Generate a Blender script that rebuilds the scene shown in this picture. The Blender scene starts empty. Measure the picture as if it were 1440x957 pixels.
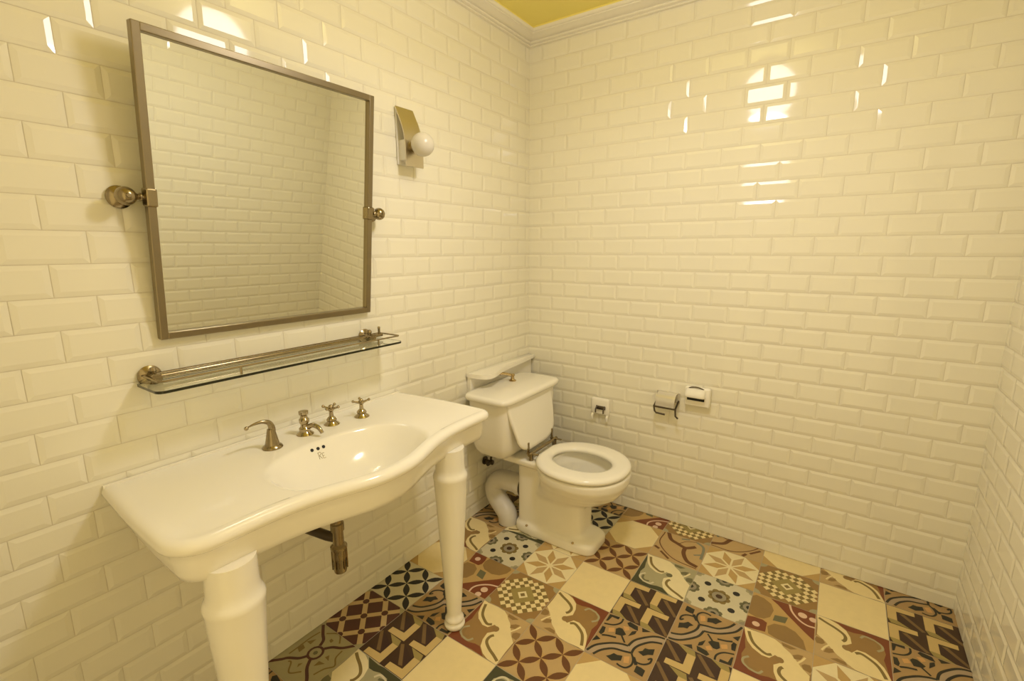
import bpy, bmesh, math, random
from mathutils import Vector, Matrix
random.seed(4)
SC = bpy.context.scene
COL = SC.collection
PI = math.pi

# ------------------------------------------------------------------ helpers
def lin(c):
    return tuple((v/12.92 if v <= .04045 else ((v+.055)/1.055)**2.4) for v in c)

def mat(name, col, rough=.5, metal=0., ior=1.5, spec=.5, srgb=False, noise=None, bump=0., bump_scale=20., trans=0., coat=0.):
    m = bpy.data.materials.new(name); m.use_nodes = True
    nt = m.node_tree; b = nt.nodes['Principled BSDF']
    c = lin(col) if srgb else col
    b.inputs['Base Color'].default_value = (*c, 1)
    b.inputs['Roughness'].default_value = rough
    b.inputs['Metallic'].default_value = metal
    b.inputs['IOR'].default_value = ior
    b.inputs['Specular IOR Level'].default_value = spec
    b.inputs['Transmission Weight'].default_value = trans
    b.inputs['Coat Weight'].default_value = coat
    tc = nt.nodes.new('ShaderNodeTexCoord')
    if noise:
        amt, sc = noise
        n = nt.nodes.new('ShaderNodeTexNoise'); n.inputs['Scale'].default_value = sc; n.inputs['Detail'].default_value = 4
        nt.links.new(tc.outputs['Object'], n.inputs['Vector'])
        mx = nt.nodes.new('ShaderNodeMix'); mx.data_type = 'RGBA'
        mx.inputs[6].default_value = (*[v*(1-amt) for v in c], 1)
        mx.inputs[7].default_value = (*[min(1, v*(1+amt)) for v in c], 1)
        nt.links.new(n.outputs['Fac'], mx.inputs[0]); nt.links.new(mx.outputs[2], b.inputs['Base Color'])
    if bump:
        n2 = nt.nodes.new('ShaderNodeTexNoise'); n2.inputs['Scale'].default_value = bump_scale; n2.inputs['Detail'].default_value = 2
        nt.links.new(tc.outputs['Object'], n2.inputs['Vector'])
        bp = nt.nodes.new('ShaderNodeBump'); bp.inputs['Strength'].default_value = bump; bp.inputs['Distance'].default_value = .002
        nt.links.new(n2.outputs['Fac'], bp.inputs['Height']); nt.links.new(bp.outputs['Normal'], b.inputs['Normal'])
    return m

def emis(name, col, strength):
    m = bpy.data.materials.new(name); m.use_nodes = True
    nt = m.node_tree; b = nt.nodes['Principled BSDF']
    b.inputs['Base Color'].default_value = (.8, .8, .8, 1)
    b.inputs['Emission Color'].default_value = (*col, 1); b.inputs['Emission Strength'].default_value = strength
    return m

def link(name, me, mats, parent=None, smooth=False, angle=None):
    o = bpy.data.objects.new(name, me); COL.objects.link(o)
    for m in (mats if isinstance(mats, (list, tuple)) else [mats]):
        me.materials.append(m)
    if parent is not None: o.parent = parent
    if smooth:
        for p in me.polygons: p.use_smooth = True
        if angle is not None:
            try: me.set_sharp_from_angle(angle=math.radians(angle))
            except Exception: pass
    return o

def obj(name, bm, mats, parent=None, smooth=False, angle=35, loc=None):
    """link a bmesh (built in world coordinates) as one mesh; with a parent Empty, coordinates become local to it"""
    bmesh.ops.recalc_face_normals(bm, faces=bm.faces)
    if parent is not None:
        base = Vector(parent.location)
        p = parent.parent
        while p is not None: base += Vector(p.location); p = p.parent
        bmesh.ops.translate(bm, vec=-base, verts=bm.verts)
    elif loc is not None:
        bmesh.ops.translate(bm, vec=-Vector(loc), verts=bm.verts)
    me = bpy.data.meshes.new(name); bm.to_mesh(me); bm.free()
    o = link(name, me, mats, parent, smooth, angle)
    if parent is None and loc is not None: o.location = loc
    return o

def thing(name, label, cat, loc, group=None):
    o = bpy.data.objects.new(name, None); COL.objects.link(o)
    o.empty_display_size = .05
    o.location = loc; o['label'] = label; o['category'] = cat
    if group: o['group'] = group
    return o

def tag(o, label, cat, group=None):
    o['label'] = label; o['category'] = cat
    if group: o['group'] = group
    return o

def structure(o):
    o['kind'] = 'structure'; return o

def box(bm, x0, x1, y0, y1, z0, z1, bev=0., seg=2):
    r = bmesh.ops.create_cube(bm, size=1)
    for v in r['verts']:
        v.co = Vector(((x0+x1)/2 + v.co.x*(x1-x0), (y0+y1)/2 + v.co.y*(y1-y0), (z0+z1)/2 + v.co.z*(z1-z0)))
    if bev:
        es = set(e for v in r['verts'] for e in v.link_edges)
        bmesh.ops.bevel(bm, geom=list(es), offset=bev, segments=seg, profile=.5, affect='EDGES')
    return bm

def frame_of(d):
    d = d.normalized(); up = Vector((0, 0, 1)) if abs(d.z) < .95 else Vector((1, 0, 0))
    a = d.cross(up).normalized(); return a, a.cross(d).normalized()

def tube(bm, pts, r, seg=12, cap=True):
    """swept round tube along points; r number or list"""
    pts = [Vector(p) for p in pts]; n = len(pts)
    rs = r if isinstance(r, (list, tuple)) else [r]*n
    rings = []; a = None
    for i, p in enumerate(pts):
        d = (pts[min(i+1, n-1)]-pts[max(i-1, 0)]).normalized()
        if a is None: a, b = frame_of(d)
        else:
            a = (a - d*a.dot(d)).normalized(); b = a.cross(d).normalized()
        rings.append([bm.verts.new(p + (a*math.cos(2*PI*k/seg)+b*math.sin(2*PI*k/seg))*rs[i]) for k in range(seg)])
    for i in range(n-1):
        for k in range(seg):
            bm.faces.new((rings[i][k], rings[i][(k+1) % seg], rings[i+1][(k+1) % seg], rings[i+1][k]))
    if cap:
        bm.faces.new(rings[0]); bm.faces.new(rings[-1])
    return bm

def lathe(bm, prof, org, axis=(0, 0, 1), seg=32):
    """profile of (radius, distance along axis) turned about axis through org"""
    org = Vector(org); ax = Vector(axis).normalized(); a, b = frame_of(ax)
    rings = []
    for r, h in prof:
        if r < 1e-6: rings.append([bm.verts.new(org+ax*h)])
        else: rings.append([bm.verts.new(org+ax*h+(a*math.cos(2*PI*k/seg)+b*math.sin(2*PI*k/seg))*r) for k in range(seg)])
    for i in range(len(rings)-1):
        A, B = rings[i], rings[i+1]
        for k in range(seg):
            q = (A[k % len(A)], A[(k+1) % len(A)], B[(k+1) % len(B)], B[k % len(B)])
            u = []
            for v in q:
                if v not in u: u.append(v)
            if len(u) > 2: bm.faces.new(u)
    if len(rings[0]) > 1: bm.faces.new(rings[0])
    if len(rings[-1]) > 1: bm.faces.new(rings[-1])
    return bm

def ball(bm, c, r, sx=1, sy=1, sz=1, u=24, v=14):
    m = Matrix.Translation(Vector(c)) @ Matrix.Diagonal((sx, sy, sz, 1))
    bmesh.ops.create_uvsphere(bm, u_segments=u, v_segments=v, radius=r, matrix=m); return bm

def rings_solid(bm, rings, cap0=True, cap1=True):
    """skin closed rings (lists of coordinates, equal count)"""
    R = [[bm.verts.new(Vector(p)) for p in r] for r in rings]; n = len(R[0])
    for i in range(len(R)-1):
        for k in range(n):
            bm.faces.new((R[i][k], R[i][(k+1) % n], R[i+1][(k+1) % n], R[i+1][k]))
    if cap0: bm.faces.new(R[0])
    if cap1: bm.faces.new(R[-1])
    return bm

def prism(bm, outline, z0, z1, bev=0., seg=3):
    """vertical prism over an xy outline"""
    A = [bm.verts.new((x, y, z0)) for x, y in outline]; B = [bm.verts.new((x, y, z1)) for x, y in outline]
    n = len(A); fs = []
    for k in range(n): fs.append(bm.faces.new((A[k], A[(k+1) % n], B[(k+1) % n], B[k])))
    f0 = bm.faces.new(A[::-1]); f1 = bm.faces.new(B)
    if bev:
        bmesh.ops.bevel(bm, geom=list(f0.edges)+list(f1.edges), offset=bev, segments=seg, profile=.5, affect='EDGES')
    return bm

def spline(pts, n=8):
    """Catmull-Rom through points (any dimension)"""
    P = [tuple(p) for p in pts]; P = [tuple(2*a-b for a, b in zip(P[0], P[1]))]+P+[tuple(2*a-b for a, b in zip(P[-1], P[-2]))]
    out = []
    for i in range(1, len(P)-2):
        for k in range(n):
            t = k/n
            out.append(tuple(.5*(2*b+(c-a)*t+(2*a-5*b+4*c-d)*t*t+(3*b-a-3*c+d)*t**3) for a, b, c, d in zip(P[i-1], P[i], P[i+1], P[i+2])))
    out.append(P[-2]); return out

def ss(t):
    t = max(0, min(1, t)); return t*t*(3-2*t)

# ------------------------------------------------------------------ room numbers (metres; x from the mirror wall, y from the far wall, z up)
W = 1.9434; YB = -2.46; ZC = 2.45
ZT = .0595; TH = .075; TW = .15          # wall tiles: top of the cut course, course height, tile length
FT = .2175; FX = .6421-3*FT; FY = -.108  # floor tiles

# ------------------------------------------------------------------ materials
M = {}
M['tile'] = mat('glazed_white_tile', (.88, .842, .70), rough=.07, bump=.05, bump_scale=9)
M['grout'] = mat('wall_grout', (.76, .70, .56), rough=.8, noise=(.12, 60))
M['china'] = mat('white_china', (.93, .89, .78), rough=.12)
M['china_dull'] = mat('white_plastic', (.82, .80, .76), rough=.22)
M['ceil'] = mat('yellow_ceiling_paint', (.95, .83, .24), rough=.7, noise=(.04, 6))
M['crown'] = mat('cream_moulding_paint', (.92, .875, .74), rough=.4)
M['nickel'] = mat('brushed_nickel', (.33, .27, .17), rough=.22, metal=1, noise=(.12, 40))
M['chrome'] = mat('old_chrome', (.44, .37, .25), rough=.10, metal=1)
M['dark'] = mat('dark_metal', (.10, .08, .055), rough=.35, metal=.8)
M['hole'] = mat('overflow_hole', (.006, .005, .004), rough=.6)
M['mirror'] = mat('mirror_silver', (.80, .81, .74), rough=.0, metal=1)
M['glass'] = mat('clear_glass', (.93, .97, .92), rough=0, trans=1, ior=1.45)
M['glassedge'] = mat('green_glass_edge', (.014, .014, .004), rough=.1)
M['opal'] = mat('opal_glass', (.70, .655, .56), rough=.25)
M['sconce'] = mat('satin_sconce_metal', (.66, .60, .48), rough=.33, metal=1)
M['brass'] = mat('worn_brass', (.50, .38, .20), rough=.25, metal=1)
M['plastic_pipe'] = mat('white_pvc', (.72, .68, .60), rough=.35)
M['lamp'] = emis('lit_opal_globe', (1., .95, .96), 13.4)
M['fgrout'] = mat('floor_grout', (.50, .44, .34), rough=.85, noise=(.15, 80))
# traced tile patterns (unit tile coordinates)
DES_scroll = [('p', 'red', [(0.266, 0.007), (0.505, 0.021), (0.652, -0.007), (1.002, 0.007), (0.988, 0.182), (0.993, 0.549), (0.993, 0.949), (0.951, 0.821), (0.933, 0.674), (0.905, 0.526), (0.937, 0.375), (0.91, 0.214), (0.8, 0.108), (0.639, 0.099), (0.528, 0.136), (0.432, 0.14)]), ('p', 'blob', [(0.004, 0.002), (0.183, 0.011), (0.308, 0.057), (0.423, 0.149), (0.478, 0.278), (0.496, 0.421), (0.427, 0.499), (0.381, 0.6), (0.496, 0.632), (0.565, 0.522), (0.671, 0.513), (0.813, 0.586), (0.901, 0.692), (0.951, 0.821), (0.997, 0.995), (0.891, 0.982), (0.694, 1.0), (0.537, 0.986), (0.441, 0.926), (0.395, 0.876), (0.303, 0.811), (0.22, 0.71), (0.142, 0.605), (0.023, 0.499), (0.023, 0.278)]), ('p', 'tan', [(-0.0, 0.563), (0.027, 0.508), (0.142, 0.605), (0.22, 0.71), (0.303, 0.811), (0.395, 0.876), (0.441, 0.926), (0.537, 0.995), (0.004, 1.005)]), ('s', 'base', 0.09, [(0.418, 0.572), (0.51, 0.476), (0.583, 0.37)]), ('c', 'dark', (0.427, 0.568), 0.06), ('s', 'olive', 0.05, [(0.032, 0.067), (0.137, 0.122), (0.271, 0.182), (0.377, 0.255), (0.413, 0.324), (0.404, 0.402), (0.372, 0.444)]), ('s', 'olive', 0.05, [(0.542, 0.614), (0.611, 0.577), (0.708, 0.618), (0.809, 0.697), (0.869, 0.802), (0.914, 0.926)]), ('s', 'spir', 0.035, [(0.616, 0.2), (0.666, 0.126), (0.763, 0.131), (0.878, 0.191), (0.901, 0.287), (0.832, 0.375)]), ('s', 'dark', 0.04, [(0.698, 0.186), (0.781, 0.168), (0.836, 0.218), (0.846, 0.306)]), ('p', 'dark', [(-0.005, 0.637), (0.018, 0.563), (0.11, 0.577), (0.142, 0.651), (0.101, 0.701), (0.027, 0.72)]), ('p', 'dark', [(0.128, 0.862), (0.16, 0.752), (0.243, 0.72), (0.271, 0.784), (0.202, 0.844)]), ('p', 'dark', [(0.22, 0.954), (0.308, 0.89), (0.413, 0.903), (0.441, 0.968), (0.354, 0.968)]), ('s', 'blob', 0.03, [(0.101, 0.839), (0.142, 0.743), (0.193, 0.66)])]
DES_cube_check = [(0.512, 0.515), (0.894, 0.51), (0.898, 0.607), (0.65, 0.644), (0.636, 0.887), (0.512, 0.892)]
DES_arcs = [('s', 'lil', 0.12, [(0.02, 0.995), (0.158, 0.77), (0.333, 0.632), (0.567, 0.549)]), ('s', 'lil', 0.12, [(0.567, 0.549), (0.659, 0.333), (0.788, 0.177), (1.009, 0.071)]), ('s', 'ink', 0.038, [(0.02, 0.949), (0.071, 0.821), (0.14, 0.729), (0.291, 0.6), (0.425, 0.531), (0.535, 0.503)]), ('s', 'ink', 0.038, [(0.535, 0.503), (0.572, 0.361), (0.641, 0.255), (0.779, 0.113), (0.88, 0.053), (0.981, 0.03)]), ('s', 'ink', 0.038, [(0.135, 0.963), (0.186, 0.857), (0.255, 0.77), (0.365, 0.683), (0.521, 0.641), (0.632, 0.605)]), ('s', 'ink', 0.038, [(0.632, 0.605), (0.636, 0.499), (0.687, 0.379), (0.797, 0.241), (0.885, 0.186), (0.977, 0.154)]), ('s', 'ink', 0.03, [(0.025, 0.283), (0.172, 0.223), (0.255, 0.113), (0.259, -0.011)]), ('p', 'ink', [(0.025, 0.218), (0.025, 0.03), (0.195, 0.002), (0.195, 0.067), (0.08, 0.071), (0.057, 0.191)]), ('p', 'ink', [(0.029, 0.517), (0.025, 0.352), (0.08, 0.347), (0.103, 0.457), (0.08, 0.536)]), ('s', 'ink', 0.035, [(0.094, 0.536), (0.186, 0.49), (0.31, 0.453)]), ('p', 'ink', [(0.236, 0.283), (0.273, 0.228), (0.328, 0.218), (0.425, 0.306), (0.383, 0.366), (0.273, 0.398)]), ('s', 'ink', 0.03, [(0.37, 0.366), (0.466, 0.476)]), ('p', 'ink', [(0.347, 0.057), (0.383, 0.002), (0.526, 0.03), (0.558, 0.122), (0.498, 0.122), (0.397, 0.108)]), ('p', 'ink', [(0.462, 0.32), (0.48, 0.186), (0.544, 0.131), (0.544, 0.214)]), ('p', 'ink', [(0.006, 0.733), (0.025, 0.591), (0.112, 0.628)]), ('p', 'ink', [(0.595, 0.016), (0.747, 0.021), (0.627, 0.103)]), ('p', 'ink', [(0.319, 0.885), (0.365, 0.834), (0.402, 0.766), (0.457, 0.77), (0.535, 0.738), (0.549, 0.839), (0.494, 0.871), (0.425, 0.917)]), ('p', 'ink', [(0.705, 0.526), (0.76, 0.471), (0.774, 0.398), (0.834, 0.384), (0.912, 0.329), (0.926, 0.457), (0.857, 0.494), (0.802, 0.559)]), ('s', 'ink', 0.03, [(0.636, 0.614), (0.696, 0.715), (0.71, 0.825), (0.655, 0.917), (0.577, 0.936), (0.512, 0.922)]), ('s', 'ink', 0.03, [(0.673, 0.66), (0.751, 0.729), (0.857, 0.71), (0.931, 0.632), (0.931, 0.536), (0.885, 0.586)]), ('s', 'ink', 0.05, [(0.687, 0.664), (0.77, 0.784)]), ('p', 'ink', [(0.783, 0.913), (0.779, 0.789), (0.848, 0.784), (0.921, 0.802), (0.921, 0.931), (0.862, 0.926)]), ('p', 'org', [(0.131, 0.333), (0.209, 0.278), (0.246, 0.361), (0.158, 0.421)]), ('p', 'org', [(0.319, 0.163), (0.402, 0.126), (0.439, 0.186), (0.379, 0.246)]), ('p', 'org', [(0.558, 0.738), (0.632, 0.687), (0.669, 0.821), (0.595, 0.853)])]
DES_ovals = [('p', 'oval', [(-0.021, 0.145), (0.062, 0.062), (0.186, 0.08), (0.314, 0.168), (0.37, 0.32), (0.337, 0.526), (0.255, 0.628), (0.135, 0.664), (-0.021, 0.623), (-0.012, 0.389)]), ('p', 'oval', [(0.324, 0.779), (0.411, 0.655), (0.577, 0.605), (0.724, 0.655), (0.848, 0.793), (0.908, 1.023), (0.774, 1.041), (0.613, 1.032), (0.457, 0.982), (0.356, 0.945)]), ('p', 'red', [(0.011, 0.706), (0.108, 0.674), (0.236, 0.664), (0.31, 0.701), (0.31, 0.94), (0.177, 0.968), (-0.003, 1.009)]), ('c', 'pink', (0.158, 0.834), 0.06), ('p', 'grn', [(0.397, 0.43), (0.595, 0.37), (0.567, 0.545), (0.383, 0.586)]), ('p', 'red', [(0.291, 0.021), (0.572, -0.007), (0.981, 0.011), (0.99, 0.697), (0.857, 0.582), (0.6, 0.324), (0.416, 0.122)]), ('s', 'pink', 0.035, [(0.581, -0.039), (0.636, 0.163), (0.747, 0.315), (0.871, 0.384), (0.995, 0.375)]), ('c', 'pink', (0.797, 0.168), 0.07), ('c', 'pink', (0.954, 0.191), 0.06)]
DES_shield = [('s', 'brn', 0.085, [(0.135, -0.005), (0.25, 0.221), (0.411, 0.303), (0.577, 0.363), (0.673, 0.313), (0.77, 0.211)]), ('s', 'brn', 0.085, [(0.586, 0.359), (0.613, 0.579), (0.747, 0.8), (0.958, 0.874)]), ('s', 'brn', 0.025, [(0.062, 0.023), (0.085, 0.487), (0.457, 0.86), (0.958, 0.943)]), ('s', 'teal', 0.055, [(0.751, 0.032), (0.894, 0.124), (0.94, 0.28), (0.958, 0.589)]), ('s', 'teal', 0.04, [(0.802, 0.52), (0.94, 0.428)]), ('s', 'brn', 0.018, [(0.443, 0.285), (0.554, 0.129), (0.751, 0.028)]), ('s', 'brn', 0.06, [(0.025, 0.644), (0.14, 0.699)]), ('s', 'brn', 0.05, [(0.186, 0.759), (0.406, 0.933)]), ('s', 'teal', 0.05, [(0.443, 0.087), (0.6, 0.018)])]
DES_cross = [('s', 'mar', 0.05, [(-0.003, 0.984), (0.167, 0.814), (0.232, 0.736), (0.379, 0.644), (0.452, 0.543)]), ('s', 'mar', 0.05, [(0.544, 0.313), (0.636, 0.216), (0.774, 0.138), (0.931, -0.037)]), ('s', 'mar', 0.05, [(0.094, 0.023), (0.269, 0.147), (0.383, 0.216), (0.439, 0.317)]), ('s', 'mar', 0.05, [(0.549, 0.561), (0.65, 0.68), (0.839, 0.805), (0.995, 0.979)]), ('s', 'olv', 0.025, [(0.305, 0.106), (0.498, -0.005), (0.664, 0.11)]), ('s', 'olv', 0.025, [(0.82, 0.175), (0.852, 0.317), (0.963, 0.418), (0.88, 0.538), (0.834, 0.69)]), ('s', 'olv', 0.025, [(0.291, 0.768), (0.351, 0.759), (0.494, 0.878), (0.636, 0.763)]), ('s', 'olv', 0.025, [(0.172, 0.685), (0.172, 0.515), (0.167, 0.308), (0.19, 0.147)]), ('p', 'olv', [(0.696, 0.602), (0.687, 0.497), (0.806, 0.478)]), ('p', 'olv', [(0.701, 0.405), (0.724, 0.34), (0.806, 0.414)]), ('p', 'olv', [(0.475, 0.17), (0.466, 0.124), (0.535, 0.129), (0.535, 0.184)]), ('p', 'olv', [(0.512, 0.759), (0.466, 0.708), (0.512, 0.662)]), ('p', 'olv', [(0.181, 0.547), (0.19, 0.451), (0.278, 0.478), (0.278, 0.579)]), ('p', 'olv', [(0.186, 0.386), (0.273, 0.271), (0.287, 0.386)])]
DES_crossring = [(0.512, 0.441), (0.623, 0.368), (0.406, 0.372)]
# ------------------------------------------------------------------ floor: encaustic tiles, every pattern cut as inlaid faces
FC = dict(cream=(.87,.72,.38), tan=(.55,.38,.17), brown=(.15,.055,.014), lightcream=(.87,.76,.46), olive=(.235,.165,.05), dkbrown=(.055,.024,.010),
    red=(.21,.055,.018), mid=(.34,.20,.065), gold=(.55,.36,.13), black=(.012,.011,.012), ell=(.64,.47,.19), white=(.68,.62,.43), grey=(.33,.29,.20), grn=(.16,.15,.075),
    dkgrn=(.06,.06,.025), ink=(.022,.020,.012), salmon=(.44,.285,.12), strip=(.62,.46,.24), lil=(.45,.34,.22), pink=(.78,.56,.40), oval=(.31,.19,.065), teal=(.24,.24,.17),
    mar=(.09,.028,.018), sage=(.42,.38,.22), org=(.66,.38,.14), umber=(.20,.12,.045), plum=(.045,.018,.012), olive2=(.36,.28,.09))
FK = list(FC)
FMATS = [mat('inlay_'+k, FC[k], rough=.42, noise=(.06, 35)) for k in FK]

def sq(): return [(0,0),(1,0),(1,1),(0,1)]
def st(pts, w, n=6):
    """stroke -> list of quads"""
    P = spline(pts, n) if len(pts) > 2 else list(pts)
    L = []; R = []
    for i, p in enumerate(P):
        a = P[max(i-1, 0)]; b = P[min(i+1, len(P)-1)]
        dx, dy = b[0]-a[0], b[1]-a[1]; l = math.hypot(dx, dy) or 1
        nx, ny = -dy/l*w/2, dx/l*w/2
        L.append((p[0]+nx, p[1]+ny)); R.append((p[0]-nx, p[1]-ny))
    return [[L[i], L[i+1], R[i+1], R[i]] for i in range(len(P)-1)]
def circ(c, rx, ry=None, n=14, rot=0):
    ry = ry or rx
    return [(c[0]+rx*math.cos(a)*math.cos(rot)-ry*math.sin(a)*math.sin(rot), c[1]+rx*math.cos(a)*math.sin(rot)+ry*math.sin(a)*math.cos(rot)) for a in [2*PI*k/n for k in range(n)]]
def lens(a, b, w, n=6):
    dx, dy = b[0]-a[0], b[1]-a[1]; l = math.hypot(dx, dy); nx, ny = -dy/l, dx/l
    up = [(a[0]+dx*k/n+nx*w*math.sin(PI*k/n), a[1]+dy*k/n+ny*w*math.sin(PI*k/n)) for k in range(n+1)]
    dn = [(a[0]+dx*k/n-nx*w*math.sin(PI*k/n), a[1]+dy*k/n-ny*w*math.sin(PI*k/n)) for k in range(n-1, 0, -1)]
    return up+dn
OCT = [(.29,0),(.71,0),(1,.29),(1,.71),(.71,1),(.29,1),(0,.71),(0,.29)]

def traced(des, cmap, base):
    out = [(base, sq(), 0)]
    lev = 1
    for e in des:
        c = cmap.get(e[1], e[1])
        if e[0] == 'p':
            out.append((c, e[2], lev))
        elif e[0] == 's':
            for q in st(e[3], e[2]): out.append((c, q, lev))
        else: out.append((c, circ(e[2], e[3]), lev))
        lev += 1
    return out
def d_blank(): return [('cream', sq(), 0)]
def d_oct(): return [('gold', sq(), 0), ('cream', OCT, 1)]
def d_petals(base, cell, pet, pw=.05):
    out = [(base, sq(), 0)]
    h = .25
    for i in range(-1, 5):
        for j in range(-1, 5):
            if (i+j) % 2 == 0:
                p = (i*h, j*h)
                if cell: out.append((cell, circ((p[0]+h, p[1]), .15, n=12), 1))
                out.append((pet, lens((p[0], p[1]), (p[0]+h, p[1]+h), pw), 2))
                out.append((pet, lens((p[0]+h, p[1]+h), (p[0]+2*h, p[1]), pw), 2))
    return [(c, q, l) for c, q, l in out if l == 0 or all(-.05 <= v <= 1.05 for pt in q for v in pt) or cell and c == cell]
def d_star():
    out = [('gold', sq(), 0), ('lightcream', OCT, 1)]
    for k in range(8):
        a = PI/8+k*PI/4
        f = lambda r, d: (.5+r*math.cos(a+d), .5+r*math.sin(a+d))
        out.append(('gold' if k % 2 else 'tan', [f(.05, 0), f(.27, .32), f(.50, 0), f(.27, -.32)], 2))
    return out
def d_check():
    out = [('mid', sq(), 0)]
    R = lambda p, q: ((p+q+1)/2, (p-q+1)/2)
    def rq(p0, p1, q0, q1): return [R(p0, q0), R(p1, q0), R(p1, q1), R(p0, q1)]
    out.append(('olive', rq(-.62, .62, -.36, .36), 1)); out.append(('olive', rq(-.36, .36, -.62, .62), 2))
    n = 10; s = .124
    for i in range(-5, 5):
        for j in range(-5, 5):
            p, q = (i+.5)*s, (j+.5)*s
            if abs(p) > .50 and abs(q) > .38 or abs(q) > .50 and abs(p) > .38: continue
            if max(abs(p), abs(q)) < .28: continue
            if (i+j) % 2 == 0 or (i % 2 == 0 and False): out.append(('cream', rq(p-s/2, p+s/2, q-s/2, q+s/2), 3))
    out += [('olive2', rq(-.27, .27, -.27, .27), 4), ('lightcream', rq(-.11, .11, -.11, .11), 5), ('olive', rq(-.055, .055, -.055, .055), 6)]
    for c in ((0,0),(1,0),(1,1),(0,1)): out.append(('sage', circ(c, .12), 3))
    return out
def d_cubes():
    out = [('dkbrown', sq(), 0)]
    for i in range(-1, 2):
        for j in range(-1, 2):
            o = (i*.5+.012, j*.5+.012)
            S = lambda pts: [(o[0]+a, o[1]+b) for a, b in pts]
            out.append(('umber', S([(.17,.16),(.24,.14),(.50,.44),(.45,.47)]), 1))
            out.append(('olive2', S([(0,.375),(.13,.375),(.30,.49),(.04,.48)]), 2))
            out.append(('plum', S([(.13,.125),(.17,.16),(.45,.47),(.13,.34)]), 1))
            out.append(('ell', S([(0,0),(.385,0),(.385,.11),(.13,.125),(.13,.375),(0,.375)]), 3))
    return out
def d_floral():
    out = [('white', sq(), 0)]
    def fl(c, col, ctr, r):
        for k in range(8):
            a = k*PI/4+.2
            out.append((col, circ((c[0]+r*.68*math.cos(a), c[1]+r*.68*math.sin(a)), r*.33, n=8), 2))
        out.append(('grey', circ(c, r*.62), 3)); out.append((ctr, circ(c, r*.3, n=8), 4))
    fl((.5,.5), 'olive', 'dkbrown', .20)
    for c in ((0,.5),(1,.5),(.5,0),(.5,1)): fl(c, 'grn', 'ink', .165)
    for c in ((0,0),(1,0),(0,1),(1,1)): fl(c, 'sage', 'grey', .14)
    for c in ((.25,.25),(.75,.25),(.25,.75),(.75,.75)):
        out.append(('black', circ(c, .062, n=10), 5))
        for k in range(8):
            a = k*PI/4; out.append(('white', circ((c[0]+.1*math.cos(a), c[1]+.1*math.sin(a)), .042, n=7), 4))
    return out
def d_maroon():
    out = [('mar', sq(), 0)]; h = .25
    for k in range(-3, 5):
        out += [('strip', q, 1) for q in st([(k*.5-1, -1), (k*.5+2, 2)], .095)]
        out += [('strip', q, 2) for q in st([(k*.5-1, 2), (k*.5+2, -1)], .095)]
    for i in range(5):
        for j in range(5):
            if (i+j) % 2 == 0: out.append(('mar', circ((i*h, j*h), .060, n=10), 3))
    for c, d, e in (((0,0),(.13,0),(0,.13)),((1,0),(1,.13),(.87,0)),((1,1),(.87,1),(1,.87)),((0,1),(0,.87),(.13,1))): out.append(('sage', [c, d, e], 4))
    return out
def d_cross():
    out = traced(DES_cross, {'olv': 'olive'}, 'sage')
    out.append(('mar', circ((.505,.44), .135), 20)); out.append(('sage', circ((.505,.44), .095), 21)); out.append(('grn', circ((.505,.44), .04, n=6), 22))
    return out
DESIGN = dict(
    blank=d_blank(), octagon=d_oct(), petals=d_petals('gold', 'tan', 'brown', .06), petals_black=d_petals('white', None, 'black', .062), star=d_star(), check=d_check(),
    cubes=d_cubes(), floral=d_floral(), maroon=d_maroon(), cross=d_cross(),
    scroll=traced(DES_scroll, dict(base='mid', blob='cream', dark='oval', olive='olive', spir='sage', tan='tan'), 'mid'),
    scroll_green=traced(DES_scroll, dict(base='sage', blob='lightcream', dark='grn', olive='olive', spir='white', tan='sage', red='dkgrn'), 'sage'),
    arcs=traced(DES_arcs, {}, 'salmon'), ovals=traced(DES_ovals, {}, 'gold'), shield=traced(DES_shield, dict(brn='brown'), 'tan'))

LAY = { # (column, row): (design, quarter turns)
 (0,-1):('scroll',0),(1,-1):('star',0),(2,-1):('arcs',2),(3,-1):('ovals',1),(4,-1):('check',0),(5,-1):('shield',3),(6,-1):('octagon',0),(7,-1):('scroll',0),(8,-1):('arcs',0),
 (0,0):('cubes',0),(1,0):('check',0),(2,0):('petals_black',0),(3,0):('octagon',0),(4,0):('shield',0),(5,0):('star',0),(6,0):('check',0),(7,0):('blank',0),(8,0):('cubes',0),
 (0,1):('arcs',0),(1,1):('scroll_green',1),(2,1):('star',0),(3,1):('petals',0),(4,1):('scroll_green',2),(5,1):('floral',0),(6,1):('ovals',0),(7,1):('scroll',0),(8,1):('arcs',0),
 (0,2):('scroll',2),(1,2):('floral',0),(2,2):('star',0),(3,2):('blank',0),(4,2):('cubes',0),(5,2):('arcs',2),(6,2):('scroll',2),(7,2):('star',0),(8,2):('cubes',2),
 (0,3):('octagon',0),(1,3):('ovals',1),(2,3):('check',0),(3,3):('scroll',0),(4,3):('arcs',0),(5,3):('cubes',2),(6,3):('blank',0),(7,3):('petals',0),(8,3):('floral',0),
 (0,4):('petals_black',0),(1,4):('arcs',2),(2,4):('scroll',2),(3,4):('petals',0),(4,4):('octagon',0),(5,4):('check',0),(6,4):('maroon',0),(7,4):('arcs',0),(8,4):('blank',0),
 (0,5):('maroon',0),(1,5):('cubes',2),(2,5):('blank',0),(3,5):('scroll_green',3),(4,5):('star',0),(5,5):('blank',0),(6,5):('ovals',0),(7,5):('cubes',0),(8,5):('petals',0),
 (0,6):('cross',0),(1,6):('scroll_green',0),(2,6):('floral',0),(3,6):('octagon',0),(4,6):('cubes',0),(5,6):('scroll',1),(6,6):('check',0),(7,6):('octagon',0),(8,6):('cross',0),
 (0,7):('arcs',0),(1,7):('petals_black',0),(2,7):('check',0),(3,7):('blank',0),(4,7):('ovals',2),(5,7):('star',0),(6,7):('scroll',3),(7,7):('floral',0),(8,7):('maroon',0)}

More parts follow.
